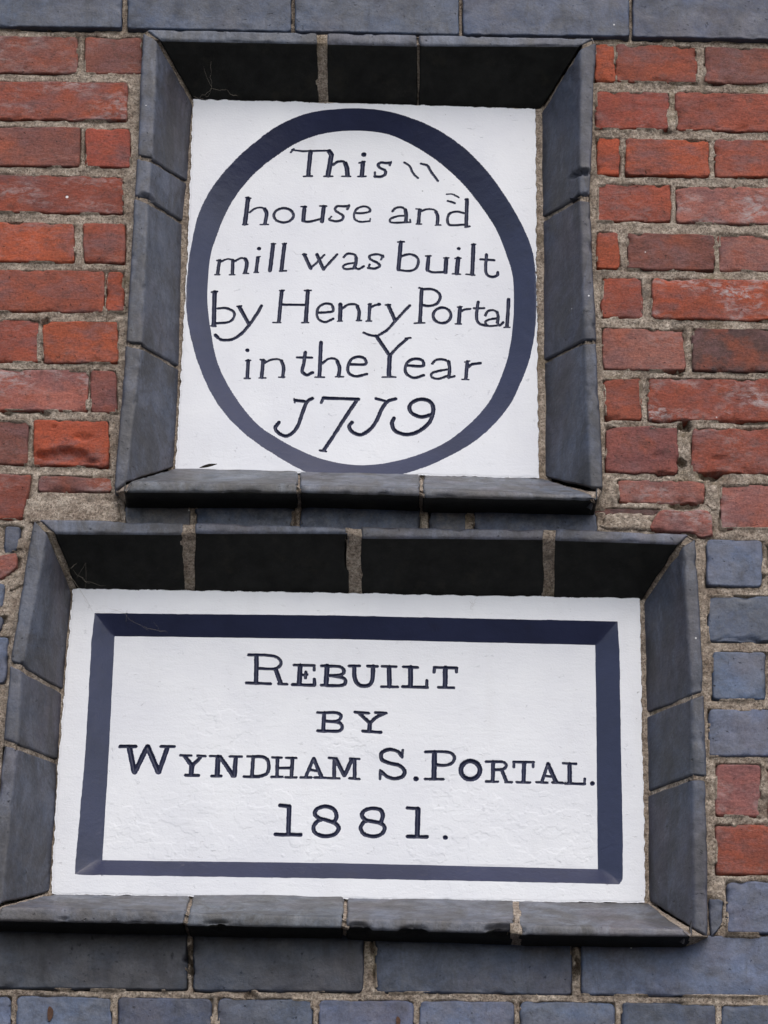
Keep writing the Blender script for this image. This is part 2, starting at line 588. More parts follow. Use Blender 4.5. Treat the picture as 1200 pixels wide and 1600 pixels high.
# --- red courses, left of the upper surround
SL = .013
row(57, 114, 100, SL, [(-135, 120, 'p', .3), (133, 221, 'p', .2)], 'L')
row(127, 187, 100, SL, [(-62, 198, 'r', .7)], 'L')
row(199, 260, 100, SL, [(-130, 124, 'p', .1), (134, 203, 'r', .0)], 'L')
row(273, 333, 100, SL, [(-70, 192, 'r', .6)], 'L')
row(347, 409, 100, SL, [(-138, 115, 'o', .2), (131, 195, 'r', .2)], 'L')
row(422, 487, 100, SL, [(-90, 162, 'r', .1), (167, 193, 'o', .0)], 'L')
row(501, 566, 100, SL, [(-190, 60, 'r', .2), (67, 184, 'o', .1)], 'L')
row(577, 643, 100, SL, [(-112, 137, 'k', .8), (142, 181, 'p', .1)], 'L')
row(656, 727, 100, SL, [(-190, 43, 'p', .1), (53, 169, 'o', .2)], 'L')
brick([(-150, 738), (50, 741), (34, 812), (-150, 806)], jit(CO['r']), .2)
row(738, 806, 100, SL, [(-290, -162, 'r', .1)], 'L')
brick([(62, 742), (176, 746), (176, 769), (58, 768)], jit(CO['p']), .6, rough=1.5)
# --- red courses, right of the upper surround
SR = .018
row(70, 128, 1000, SR, [(930, 961, 'o', 0), (964, 1088, 'r', .1), (1102, 1352, 'p', .1)], 'R')
row(142, 202, 1000, SR, [(931, 1044, 'r', .2), (1056, 1306, 'r', .1)], 'R')
row(215, 274, 1000, SR, [(934, 968, 'o', 0), (979, 1107, 'o', .1), (1118, 1368, 'r', .1)], 'R')
row(288, 347, 1000, SR, [(934, 1047, 'r', .2), (1058, 1310, 'k', .8)], 'R')
row(363, 421, 1000, SR, [(934, 967, 'o', 0), (981, 1116, 'p', .1), (1124, 1376, 'k', .2)], 'R')
row(434, 498, 1000, SR * .6, [(941, 1003, 'r', .1), (1019, 1270, 'o', 1.0)], 'R')
row(512, 578, 1000, SR * .6, [(943, 1069, 'k', .2), (1083, 1334, 'd', .0)], 'R')
row(590, 657, 1000, SR * .6, [(945, 1001, 'r', .0), (1013, 1264, 'r', .9)], 'R')
row(667, 738, 1000, SR * .5, [(947, 1058, 'p', .0), (1082, 1334, 'r', .3)], 'R')
brick([(964, 749), (1103, 751), (1101, 786), (966, 785)], jit(CO['k']), .5, rough=1.6)
row(757, 826, 1150, SR * .3, [(1126, 1380, 'k', .3)], 'R')
brick([(1030, 797), (1110, 797), (1117, 838), (1012, 826)], jit(CO['k']), .6, rough=2.2, y0=-.003)
brick([(850, 793), (1034, 795), (1022, 806), (850, 804)], jit(CO['d']), .2, y0=.004)
# --- blue band over the upper surround
for x0, x1, ya, yb, c in [(-75, 190, 40, 43, 'B'), (199, 455, 43, 49, 'B'), (461, 717, 49, 53, 'B'), (723, 983, 53, 57, 'B'), (989, 1250, 57, 63, 'B'), (1256, 1520, 62, 67, 'B'), (-345, -83, 36, 40, 'B')]:
    brick([(x0, ya - 78), (x1, yb - 78), (x1, yb), (x0, ya)], jit(CO[c], .07), .25, M_BLUE, y0=-.007, rnd=2.0, rough=.7)
n = 0
for k in range(2):
    yb = -52 - k * 84
    for i in range(-2, 9):
        x0 = -60 + i * 140 - (k % 2) * 70
        L = 130
        c = jit(CO['b' if k == 0 else 'r'])
        brick([(x0, yb - 72 + .014 * x0), (x0 + L, yb - 72 + .014 * (x0 + L)), (x0 + L, yb + .014 * (x0 + L)), (x0, yb + .014 * x0)], c, .2, M_BLUE if k == 0 else M_RED, y0=-.006 if k == 0 else 0)
# --- course seen between the two surrounds
for x0, x1, y1, y2, c in [(196, 297, 795, 828, 'g'), (306, 460, 796, 830, 'B'), (470, 656, 797, 834, 'B'), (670, 730, 800, 836, 'g'), (740, 932, 803, 840, 'B')]:
    brick([(x0, y1 - 34), (x1, y1 - 34), (x1, y2), (x0, y2)], jit(tuple(q_ * 1.2 for q_ in CO[c]), .06), .9, M_BLUE, y0=.001, rnd=2, rough=2.0)
# --- blue and red column right of the lower surround
for x0, x1, y1, y2, c, bl in [
        (1104, 1191, 842, 916, 'b', .15), (1203, 1330, 845, 917, 'B', .3),
        (1106, 1290, 930, 1003, 'B', .5), (1302, 1430, 931, 1004, 'b', .2),
        (1113, 1197, 1017, 1093, 'b', .0), (1209, 1345, 1018, 1094, 'B', .1),
        (1107, 1290, 1107, 1181, 'b', .2), (1302, 1430, 1108, 1182, 'r', .2),
        (1118, 1189, 1193, 1275, 'k', .5), (1201, 1380, 1198, 1276, 'r', .5),
        (1118, 1300, 1288, 1366, 'r', .2), (1312, 1440, 1288, 1366, 'r', .2),
        (1135, 1300, 1377, 1458, 'b', .2), (1312, 1440, 1377, 1458, 'b', .2)]:
    blue = c in 'bBgD'
    brick([(x0, y1), (x1, y1 + 1), (x1, y2 + 1), (x0, y2)], jit(CO[c], .08), bl, M_BLUE if blue else M_RED, rnd=2.4, rough=.9)
brick([(1107, 1402), (1131, 1406), (1128, 1445), (1110, 1466)], CO['B'], .3, M_BLUE)
for k, (y1, y2) in enumerate([(842, 916), (930, 1004), (1018, 1094), (1107, 1181), (1196, 1276), (1288, 1366), (1377, 1458)]):
    x = 1345 if k not in (1, 3, 5, 6) else 1446
    brick([(x + (40 if k == 4 else 6), y1), (x + 150, y1), (x + 150, y2), (x + (40 if k == 4 else 6), y2)], jit(CO['r']), .1)
# --- left of the lower surround
brick([(7, 820), (33, 822), (28, 858), (6, 868)], CO['B'], .3, M_BLUE)
brick([(-6, 868), (28, 862), (26, 886), (-2, 906)], CO['k'], .3)
brick([(-130, 822), (-1, 820), (-12, 900), (-130, 900)], CO['r'], .3)
brick([(-130, 912), (7, 910), (5, 948), (-130, 960)], CO['b'], .2, M_BLUE)
brick([(-130, 968), (6, 962), (2, 986), (-130, 990)], CO['B'], .2, M_BLUE)
brick([(-140, 996), (15, 994), (8, 1068), (-140, 1068)], CO['b'], .2, M_BLUE)
brick([(-140, 1080), (-8, 1080), (-14, 1160), (-140, 1160)], CO['b'], .2, M_BLUE)
for k, y1 in enumerate([822, 910, 996, 1080, 1170, 1262, 1355]):
    if k > 3:
        brick([(-150, y1), (-32, y1), (-38, y1 + 78), (-150, y1 + 78)], jit(CO['r']), .2)
    brick([(-300, y1), (-152 - (k % 2) * 6, y1), (-152 - (k % 2) * 6, y1 + 78), (-300, y1 + 78)], jit(CO['b' if k % 2 else 'r']), .2, M_BLUE if k % 2 else M_RED)
# --- blue courses under the lower surround
SB = .011
for x0, x1, c in [(-330, -30, 'B'), (-20, 293, 'D'), (301, 568, 'D'), (586, 894, 'B'), (908, 1212, 'b'), (1224, 1520, 'b')]:
    ya, yb = 1466 + 3, 1549
    brick([(x0, ya - 16 + SB * (x0 - 400)), (x1, ya - 16 + SB * (x1 - 400)), (x1, yb + SB * (x1 - 400)), (x0, yb + SB * (x0 - 400))], jit(CO[c], .05), .15, M_BLUE, rnd=2.5, y0=.0005)
for k in range(4):
    y1 = 1560 + k * 97
    for i in range(-3, 11):
        x0 = 26 + i * 158.0 - (k % 2) * 79 - i * 0.6
        brick([(x0, y1 + SB * (x0 - 400)), (x0 + 148, y1 + SB * (x0 - 250)), (x0 + 148, y1 + 83 + SB * (x0 - 250)), (x0, y1 + 83 + SB * (x0 - 400))],
              jit(CO['B' if rng.random() < .6 else 'b'], .10), .25, M_BLUE, rnd=2.6)
# --- smears of mortar
for qd in [[(78, 772), (186, 780), (188, 818), (40, 816)], [(942, 800), (1010, 802), (1030, 828), (936, 826)], [(1104, 752), (1124, 756), (1122, 800), (1104, 792)],
           [(30, 902), (44, 880), (36, 915), (8, 925)]]:
    brick(qd, (1, 1, 1), 0, M_MORTAR, y0=-.001, name='mortar_patch', rnd=4, rough=2.4)


# ------------------------------------------------------------------ polygons / distance fields
def seg_dist(X, Z, pts, closed):
    pts = np.asarray(pts)
    n = len(pts)
    best = np.full(X.shape, 1e9)
    for i in range(n if closed else n - 1):
        a, b = pts[i], pts[(i + 1) % n]
        d = b - a
        L = (d ** 2).sum() + 1e-18
        t = np.clip(((X - a[0]) * d[0] + (Z - a[1]) * d[1]) / L, 0, 1)
        best = np.minimum(best, (X - a[0] - t * d[0]) ** 2 + (Z - a[1] - t * d[1]) ** 2)
    return np.sqrt(best)


def inside(X, Z, pts):
    pts = np.asarray(pts)
    r = np.zeros(X.shape, bool)
    n = len(pts)
    for i in range(n):
        a, b = pts[i], pts[(i + 1) % n]
        if a[1] == b[1]:
            continue
        c = (a[1] > Z) != (b[1] > Z)
        r ^= c & (X < (b[0] - a[0]) * (Z - a[1]) / (b[1] - a[1]) + a[0])
    return r


def sdf_poly(X, Z, pts):
    d = seg_dist(X, Z, pts, True)
    return np.where(inside(X, Z, pts), -d, d)


def smooth_pts(pts, closed=False, n=6):
    pts = np.asarray(pts, float)
    N = len(pts)
    out = []
    rng_ = range(N) if closed else range(N - 1)
    for i in rng_:
        if closed:
            p0, p1, p2, p3 = pts[(i - 1) % N], pts[i], pts[(i + 1) % N], pts[(i + 2) % N]
        else:
            p1, p2 = pts[i], pts[i + 1]
            p0 = pts[i - 1] if i > 0 else 2 * p1 - p2
            p3 = pts[i + 2] if i + 2 < N else 2 * p2 - p1
        for k in range(n):
            t = k / n
            out.append(.5 * ((2 * p1) + (-p0 + p2) * t + (2 * p0 - 5 * p1 + 4 * p2 - p3) * t * t + (-p0 + 3 * p1 - 3 * p2 + p3) * t ** 3))
    if not closed:
        out.append(pts[-1])
    return np.array(out)


def W2(pts, y):
    return np.array([P(x, yy, y)[[0, 2]] for x, yy in pts])


# ------------------------------------------------------------------ mortar bed of the wall
YL, YI, YS = -.012, .058, -.044      # lip plane, inner edge plane, sill lip plane
YP = .054                            # face of both plaques
OUT_U = [(228, 52), (930, 72), (925, 300), (942, 770), (180, 770), (200, 500)]
OUT_L = [(60, 818), (1083, 846), (1100, 1100), (1106, 1460), (-32, 1440), (8, 1160), (30, 960)]
ax, az = P(-340, -210)[0], P(600, -215)[2]
bx, bz = P(1560, 1900)[0], P(600, 1935)[2]
x0, x1, z0, z1 = min(ax, P(-340, 1900)[0]), max(bx, P(1560, -200)[0]), bz, az
vx0, vx1, vz0, vz1 = P(-12, 1600)[0], P(1215, 1600)[0], P(600, 1620)[2], P(600, -20)[2]


def axis3(a_, b_, va, vb):
    return np.concatenate([np.arange(a_, va, .006), np.arange(va, vb, .0017), np.arange(vb, b_, .006)])


gx, gz = axis3(x0, x1, vx0, vx1), axis3(z0, z1, vz0, vz1)
X, Z = np.meshgrid(gx, gz, indexing='ij')
sB = np.full(X.shape, .05)
for bq_, mort in BR:
    if mort:
        continue
    i0, i1 = np.searchsorted(gx, [bq_[:, 0].min() - .014, bq_[:, 0].max() + .014])
    j0, j1 = np.searchsorted(gz, [bq_[:, 1].min() - .014, bq_[:, 1].max() + .014])
    if i1 - i0 < 2 or j1 - j0 < 2:
        continue
    sub = (slice(i0, i1), slice(j0, j1))
    sB[sub] = np.minimum(sB[sub], sdf_poly(X[sub], Z[sub], bq_))
Y = .0022 + .0014 * fbm(X, 0, Z, 22, 3, 11) + .0026 * fbm(X, 1, Z, 110, 4, 12)
crack = np.clip(fbm(X, 4, Z, 26, 3, 41) * 2.2 - .08, 0, 1)                      # mortar shrunk away from the brick
Y = Y + crack * .0065 * np.exp(-np.abs(sB - .0004) / .0014)
rt = np.clip((X - P(900, 500)[0]) / .02, 0, 1)
lap = np.clip((fbm(X, 6, Z, 38, 4, 43) - .10 + .08 * rt) * 7, 0, 1)                         # mortar smeared over the brick's edge
Y = np.where(sB < -.0002, np.where(lap > 0, -.0018 * lap + .006 * np.clip(-sB / .0045, 0, 2.5), .012), Y)
Y = np.where(sB < -.009, .014, Y)
Y = Y + dent(X, Z, DENTW) * 1.2
so = np.minimum(sdf_poly(X, Z, W2(OUT_U, 0)), sdf_poly(X, Z, W2(OUT_L, 0)))
keep = so > -.004
q = gridquads(len(gx), len(gz))
kf = keep.ravel()[q].all(1)
q = q[kf]
V = np.stack([X, Y, Z], -1).reshape(-1, 3)
used, inv = np.unique(q, return_inverse=True)
q = inv.reshape(-1, 4)
V = V[used]
q = outward(V, q, None)
part('mortar_bed', V, q, M_MORTAR, wall)
# solid body of the wall behind everything
yb0, yb1 = .11, .33
bv = np.array([(x, y, z) for x in (x0, x1) for y in (yb0, yb1) for z in (0.0, z1)])
bq = np.array([(0, 4, 5, 1), (2, 3, 7, 6), (0, 1, 3, 2), (4, 6, 7, 5), (1, 5, 7, 3), (0, 2, 6, 4)])
part('wall_core', bv, bq, M_MORTAR, wall, smooth=False)
# closing reveals: the outer rim of the bed back to the core, and the plain wall below the picture
def strip(pts_a, pts_b, nm):
    v = np.array(list(pts_a) + list(pts_b)); n_ = len(pts_a)
    qd = np.array([(i, i + 1, n_ + i + 1, n_ + i) for i in range(n_ - 1)])
    part(nm, v, qd, M_MORTAR, wall, smooth=False)
rim = [(x0, z0), (x0, z1), (x1, z1), (x1, z0), (x0, z0)]
strip([(x, .006, z) for x, z in rim], [(x, .12, z) for x, z in rim], 'wall_rim')
strip([(x0, .004, 0), (x0, .004, z0)], [(x1, .004, 0), (x1, .004, z0)], 'wall_base')


# ------------------------------------------------------------------ moulded surrounds
def block(parent, e1, e2, col, dirt, y=(YL, YL, YI), mat=None, name='moulded_brick', seed=0, inset=0.0, back=.012, amp=1.0, round_end=True, soot_shade=False):
    """e1, e2: (outer, lip edge, inner edge) photo measurements at the two ends; y: their planes"""
    A = [P(px, py, yy) for (px, py), yy in zip(e1, y)]
    B_ = [P(px, py, yy) for (px, py), yy in zip(e2, y)]

    def profile(E):
        O, L, I = E
        Ob = O.copy(); Ob[1] = back
        Ib = I.copy(); Ib[1] = y[2] + .012
        return [Ob, O, L, I, Ib]
    pa, pb = profile(A), profile(B_)
    ns = [max(2, int(max(np.linalg.norm(pa[i + 1] - pa[i]), np.linalg.norm(pb[i + 1] - pb[i])) / .0024)) for i in range(4)]
    ln = max(np.linalg.norm(A[1] - B_[1]), np.linalg.norm(A[2] - B_[2]))
    nl = max(6, int(ln / .003))
    t = np.linspace(0, 1, nl)
    e_ = .0016 / ln
    t = np.sort(np.concatenate([t, [e_, 2.2 * e_, 1 - 2.2 * e_, 1 - e_]]))

    def dense(p):
        r = []
        for i, n_ in enumerate(ns):
            for k in range(n_):
                r.append(p[i] + (p[i + 1] - p[i]) * k / n_)
        r.append(p[-1])
        r = np.array(r)
        for _ in range(2):
            r[1:-1] = .25 * r[:-2] + .5 * r[1:-1] + .25 * r[2:]
        return r
    da, db = dense(pa), dense(pb)
    G = da[None] * (1 - t)[:, None, None] + db[None] * t[:, None, None]
    # normals
    du = np.gradient(G, axis=0); dv = np.gradient(G, axis=1)
    N = np.cross(du, dv)
    N /= np.linalg.norm(N, axis=2, keepdims=True) + 1e-12
    if N[..., 1].mean() > 0:
        N = -N
    X, Y, Z = G[..., 0], G[..., 1], G[..., 2]
    dd = .0016 * amp * fbm(X, Y, Z, 14, 3, seed) + .0004 * amp * fbm(X, Y, Z, 90, 3, seed + 5)
    # worn / chipped arrises: near rows O and L
    idx = np.arange(G.shape[1])
    iO, iL = ns[0], ns[0] + ns[1]
    nearO = np.exp(-np.abs(idx - iO) / 1.6)[None]
    nearL = np.exp(-np.abs(idx - iL) / 1.6)[None]
    dd = dd - .010 * amp * np.clip(fbm(X, Y, Z, 42, 4, seed + 8) - .13, 0, 1) * np.maximum(nearO, nearL * .6)
    if inset == 0:
        r = np.zeros_like(X)
        jx = X + .002 * fbm(X, Y, Z, 160, 2, 5); jz = Z + .002 * fbm(X, Y + 1, Z, 160, 2, 6)
        for c, w, h, d in CHIPW:
            qq = ((jx - c[0]) / w) ** 2 + ((jz - c[2]) / h) ** 2 + ((Y - c[1]) / .03) ** 2
            r = np.maximum(r, d * np.clip(1.3 * (1 - qq), 0, 1) ** .7)
        dd = dd - r
    de = np.minimum(t, 1 - t)[:, None] * ln
    rr = np.clip(1 - de / .0028, 0, 1)
    if round_end:
        dd = dd - .0028 * (1 - np.sqrt(1 - rr ** 2)) * .9
        dd = dd - .006 * np.clip(fbm(X, Y, Z, 60, 2, seed + 21) - .1, 0, 1) * np.exp(-de / .004)
    dd = dd - inset
    # wavy joint ends
    ax_ = (G[-1] - G[0]); ax_ /= np.linalg.norm(ax_, axis=1, keepdims=True)
    wv = .0014 * amp * fbm(X, Y, Z, 45, 2, seed + 31) * np.exp(-de / .01)
    G = G + N * dd[..., None] + ax_[None] * wv[..., None]
    # end caps
    G = np.concatenate([(G[0] - N[0] * .016)[None], G, (G[-1] - N[-1] * .016)[None]], 0)
    verts = G.reshape(-1, 3)
    quads = outward(verts, gridquads(G.shape[0], G.shape[1]), None)
    ob = part(name, verts, quads, mat or M_FRAME, parent, (*col, dirt))
    if soot_shade:      # near-black downward faces: sooty film plus shade put into the colour
        ob.data.materials.append(M_SOOT_SHADE)
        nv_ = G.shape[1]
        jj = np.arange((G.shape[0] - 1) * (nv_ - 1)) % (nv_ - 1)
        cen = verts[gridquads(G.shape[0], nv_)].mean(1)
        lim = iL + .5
        ob.data.polygons.foreach_set('material_index', ((jj < iO - 1) if soot_shade == 'under' else (jj > lim)).astype(np.int32))
    return ob


def lerp(a, b, t):
    return (a[0] + (b[0] - a[0]) * t, a[1] + (b[1] - a[1]) * t)


def pull(a_, b_, f=.07):
    return tuple(lerp(p, q_, f) for p, q_ in zip(a_, b_)), tuple(lerp(q_, p, f) for p, q_ in zip(a_, b_))


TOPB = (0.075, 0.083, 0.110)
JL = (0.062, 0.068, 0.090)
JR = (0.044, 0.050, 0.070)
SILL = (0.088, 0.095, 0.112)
up = thing('plaque_surround', 'upper square surround of dark blue moulded bricks framing the oval plaque', 'surround', P(560, 420, YL), 'moulded brick surrounds')
lo = thing('plaque_surround', 'lower wide surround of dark blue moulded bricks framing the rectangular plaque', 'surround', P(560, 1140, YL), 'moulded brick surrounds')
# upper, top
T = [((229, 46), (248, 62), (304, 159)), ((497, 51), (497, 67), (499, 161)),
     ((511, 51), (511, 67), (511, 162)), ((651, 54), (652, 70), (652, 166)),
     ((654, 54), (655, 70), (655, 167)), ((928, 59), (908, 71), (845, 172))]
for k in range(3):
    block(up, T[2 * k], T[2 * k + 1], jit(TOPB, .05), .18, soot_shade=True, seed=100 + k)
def ribbon(par, e1, e2, y1, y2, inset, seed, over=2.2):
    """pointing in the narrow joint between two neighbouring mouldings"""
    def prof(e, y):
        p = [P(px, py, yy) for (px, py), yy in zip(e, y)]
        o = p[0].copy(); o[1] = .012
        i_ = p[2].copy(); i_[1] = y[2] + .012
        q_ = [o, *p, i_]
        out = []
        for k in range(4):
            n_ = 8 if k in (0, 3) else 14
            out += [q_[k] + (q_[k + 1] - q_[k]) * j / n_ for j in range(n_)]
        return np.array(out + [q_[-1]])
    A_, B_ = prof(e1, y1), prof(e2, y2)
    d = B_ - A_
    L = np.linalg.norm(d, axis=1, keepdims=True).mean()
    u = d / (np.linalg.norm(d, axis=1, keepdims=True) + 1e-9)
    A_, B_ = A_ - u * over * .001, B_ + u * over * .001
    n_ = max(5, int((L + .004) / .001))
    t = np.linspace(0, 1, n_)[:, None, None]
    G = A_[None] * (1 - t) + B_[None] * t
    du = np.gradient(G, axis=0); dv = np.gradient(G, axis=1)
    N = np.cross(du, dv); N /= np.linalg.norm(N, axis=2, keepdims=True) + 1e-12
    if N[..., 1].mean() > 0:
        N = -N
    h = -inset + .0016 * fbm(G[..., 0], G[..., 1], G[..., 2], 120, 3, seed)
    G = G + N * h[..., None]
    v = G.reshape(-1, 3)
    return part('joint_mortar', v, outward(v, gridquads(*G.shape[:2]), None), M_MORTAR, par, (1, 1, 1, 0))


def joints(par, T, wide, seed, y=(YL, YL, YI), narrow=.0045, shift='x'):
    for k in range(1, len(T) - 1, 2):
        a_, b_ = T[k], T[k + 1]
        if k in wide:
            e1 = tuple((p[0] - 5, p[1] - .1) for p in a_)
            e2 = tuple((p[0] + 5, p[1] + .1) for p in b_)
            block(par, e1, e2, (1, 1, 1), 0, mat=M_MORTAR, name='joint_mortar', y=y, inset=.0012, seed=seed + k, amp=1.2, round_end=False)
        else:
            ribbon(par, a_, b_, y, y, narrow, seed + k)


joints(up, T, (1,), 150)
T1 = T
# upper, left jamb
J = [((223, 50), (245, 62), (301, 163)), ((215, 242), (238, 249), (293, 283)),
     ((214, 246), (237, 253), (292, 286)), ((210, 305), (233, 312), (286, 346)),
     ((209, 310), (232, 317), (285, 350)), ((197, 533), (222, 539), (280, 573)),
     ((196, 538), (221, 544), (279, 577)), ((178, 768), (197, 754), (272, 730))]
for k in range(4):
    block(up, J[2 * k], J[2 * k + 1], jit(JL, .05), .15, seed=110 + k)
joints(up, J, (), 151)
J1 = J
# upper, right jamb
J = [((931, 66), (907, 76), (846, 176)), ((922, 308), (905, 306), (847, 339)),
     ((922, 314), (905, 312), (848, 345)), ((932, 531), (913, 531), (850, 563)),
     ((932, 535), (913, 535), (851, 567)), ((943, 762), (922, 762), (852, 745))]
for k in range(3):
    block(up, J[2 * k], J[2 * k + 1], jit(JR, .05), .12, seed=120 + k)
joints(up, J, (), 161)
J2 = J
# upper sill
ys = (YS, YS, YI)
S = [((193, 768), (203, 752), (275, 731)), ((465, 770), (465, 756), (466, 735)),
     ((469, 769), (469, 758), (469, 736)), ((656, 774), (656, 762), (656, 741)),
     ((661, 776), (661, 763), (662, 743)), ((934, 781), (926, 774), (850, 747))]
for k in range(3):
    block(up, S[2 * k], S[2 * k + 1], jit(SILL, .05), .25, y=ys, soot_shade='under', seed=130 + k, back=.02)
joints(up, S, (), 153, ys)
ribbon(up, T1[0], J1[0], (YL, YL, YI), (YL, YL, YI), .003, 180)
ribbon(up, T1[-1], J2[0], (YL, YL, YI), (YL, YL, YI), .003, 181)
ribbon(up, J1[-1], S[0], (YL, YL, YI), ys, .003, 182)
ribbon(up, J2[-1], S[-1], (YL, YL, YI), ys, .006, 183)
# lower, top
T = [((60, 811), (84, 832), (120, 925)), ((288, 816), (287, 834), (289, 926)),
     ((305, 817), (304, 831), (303, 927)), ((545, 822), (545, 832), (546, 929)),
     ((564, 822), (565, 839), (563, 930)), ((851, 826), (849, 841), (851, 935)),
     ((868, 826), (867, 842), (865, 936)), ((1076, 834), (1062, 849), (1003, 939))]
for k in range(4):
    block(lo, T[2 * k], T[2 * k + 1], jit(TOPB, .05), .18, soot_shade=True, seed=200 + k)
joints(lo, T, (1, 3, 5), 250)
T1 = T
# lower, left jamb
J = [((52, 812), (74, 832), (112, 926)), ((16, 1033), (36, 1042), (99, 1078)),
     ((15, 1038), (35, 1047), (98, 1083)), ((6, 1155), (28, 1163), (91, 1187)),
     ((5, 1161), (27, 1169), (90, 1193)), ((-20, 1426), (3, 1412), (79, 1393))]
for k in range(3):
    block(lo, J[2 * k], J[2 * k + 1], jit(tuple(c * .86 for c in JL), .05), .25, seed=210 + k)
joints(lo, J, (), 261, narrow=.003)
J1 = J
# lower, right jamb
J = [((1087, 840), (1067, 852), (1006, 941)), ((1100, 1080), (1080, 1086), (1010, 1114)),
     ((1100, 1085), (1080, 1091), (1010, 1119)), ((1104, 1213), (1081, 1211), (1012, 1237)),
     ((1104, 1218), (1081, 1217), (1012, 1243)), ((1107, 1463), (1085, 1452), (1014, 1409))]
for k in range(3):
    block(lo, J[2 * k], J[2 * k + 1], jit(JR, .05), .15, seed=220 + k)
joints(lo, J, (), 271, narrow=.003)
J2 = J
# lower sill
S = [((-16, 1438), (2, 1417), (80, 1397)), ((287, 1444), (291, 1424), (296, 1399)),
     ((292, 1446), (296, 1426), (302, 1397)), ((535, 1450), (536, 1432), (537, 1399)),
     ((541, 1452), (542, 1434), (543, 1402)), ((803, 1459), (803, 1440), (803, 1406)),
     ((811, 1461), (811, 1444), (809, 1407)), ((1082, 1463), (1070, 1452), (1013, 1411))]
for k in range(4):
    block(lo, S[2 * k], S[2 * k + 1], jit(SILL, .06), .25, y=ys, soot_shade='under', seed=230 + k, back=.02)
joints(lo, S, (5,), 253, ys)
ribbon(lo, T1[0], J1[0], (YL, YL, YI), (YL, YL, YI), .003, 280)
ribbon(lo, T1[-1], J2[0], (YL, YL, YI), (YL, YL, YI), .003, 281)
ribbon(lo, J1[-1], S[0], (YL, YL, YI), ys, .003, 282)
ribbon(lo, J2[-1], S[-1], (YL, YL, YI), ys, .002, 283)


# ------------------------------------------------------------------ lettering, stroke by stroke
# frame: origin x, origin y, scale ; glyph: strokes "width:x,y x,y ..." ('~' = curved, 'e' = ellipse cx,cy rx,ry)
def glyphs(ox, oy, s, txt):
    res = []
    for line in txt.strip().splitlines():
        strokes = []
        for st in line.split(';'):
            st = st.strip()
            if not st:
                continue
            kind = st[0] if st[0] in '~e' else ''
            st = st[len(kind):]
            w, pts = st.split(':')
            pts = [tuple(float(v) for v in p.split(',')) for p in pts.split()]
            if kind == 'e':
                (cx, cy), (rx, ry) = pts
                pts = [(cx + rx * math.cos(k * math.pi / 12), cy + ry * math.sin(k * math.pi / 12)) for k in range(25)]
            elif kind == '~':
                pts = [tuple(p) for p in smooth_pts(pts, False, 5)]
            if len(pts) == 1:
                pts = [pts[0], (pts[0][0] + .5, pts[0][1])]
            strokes.append((float(w) / s, [(ox + x / s, oy + y / s) for x, y in pts]))
        res.append(strokes)
    return res


UP = []
UP += glyphs(440, 210, 4, """
10:58,113 76,92;11:66,98 130,106 300,102;22:181,108 166,256;9:138,263 190,261
26:298,106 312,128 290,256;9:264,262 318,262;~14:318,192 350,172 385,170 402,186;~24:398,182 408,210 412,256;9:376,262 430,263
26:514,126;9:486,178 520,170;22:508,176 502,258;9:478,264 526,262
~15:680,176 655,178 622,176 603,190 614,208 645,224 648,248 620,264 582,262;11:683,172 676,192;10:583,236 583,266
~11:766,175 800,198 820,240 852,272
~13:872,183 910,195 935,235 976,290
""")
K = 1200 / 280
UP += glyphs(320, 290, K, """
8:275,80 308,85;24:290,86 268,256;8:254,262 288,260;~11:300,180 335,155 375,147 406,158;~20:402,156 414,190 402,256;8:372,261 425,261
e15:528,200 66,48
9:644,142 680,142;22:668,146 660,235;~14:655,238 700,243 785,222;22:797,142 785,242;9:770,138 815,138
~14:965,138 925,140 885,140 872,160 892,180 925,202 918,230 880,240 838,232;14:966,132 955,158;10:848,208 832,225
~12:1010,185 1060,185 1106,172 1096,147 1060,140 1020,155 1000,190 1005,225 1040,243 1105,238;8:1105,238 1108,222
8:82,502 105,496;18:98,502 85,588;8:68,596 100,596;~11:100,512 150,492 190,498;18:188,500 185,590;8:165,597 200,597;~12:198,508 240,486 272,490;~20:270,490 282,520 270,582;8:258,588 292,588
22:364,422;19:356,482 343,576;8:348,478 370,475;7:330,582 358,582
22:458,394 436,570;8:446,390 474,390
21:533,394 513,568;9:502,573 545,571;8:520,391 545,388
19:667,464 710,555;11:710,555 800,465;19:751,462 795,560;14:795,560 886,462;8:655,461 680,461
~13:930,480 955,457 1000,462 1018,488;~18:1014,484 1012,515 1002,545;~13:1002,545 1030,560 1065,540;~12:1000,518 945,528 925,545 945,560 1002,554
""")
UP += glyphs(560, 290, K, """
~14:165,478 140,463 105,462 75,472 82,495 130,520 142,540 110,556 65,552;10:165,468 152,496;10:75,528 66,552
~13:228,172 250,150 290,146 318,164;~20:314,162 320,200 318,240;~12:315,202 260,206 213,225 225,248 320,246;10:320,246 348,246;10:349,246 346,228
9:386,156 420,160;19:410,162 402,254;8:388,258 422,258;~11:415,175 460,158 505,162 525,180;~18:520,176 532,210 528,260;8:515,266 550,264
~14:705,184 660,174 612,188 596,225 606,260 640,266 710,262;20:727,94 722,272;11:715,277 745,273;8:715,92 735,89
~9:592,58 630,58 672,80
~11:598,103 625,110 645,118
10:264,378 305,376;22:284,380 268,560;~14:285,475 340,460 388,476 402,510 385,555 340,572 268,566
9:450,472 485,470;21:470,476 462,562;~14:460,568 500,581 580,580;22:588,488 583,582;9:572,485 605,484
20:672,422;24:668,488 658,588;9:648,488 685,486;9:630,591 682,594
22:771,396 762,594;9:720,594 778,600;8:758,395 785,393
~16:858,462 852,555 862,598 900,612 930,600 933,580;13:818,493 908,500
""")
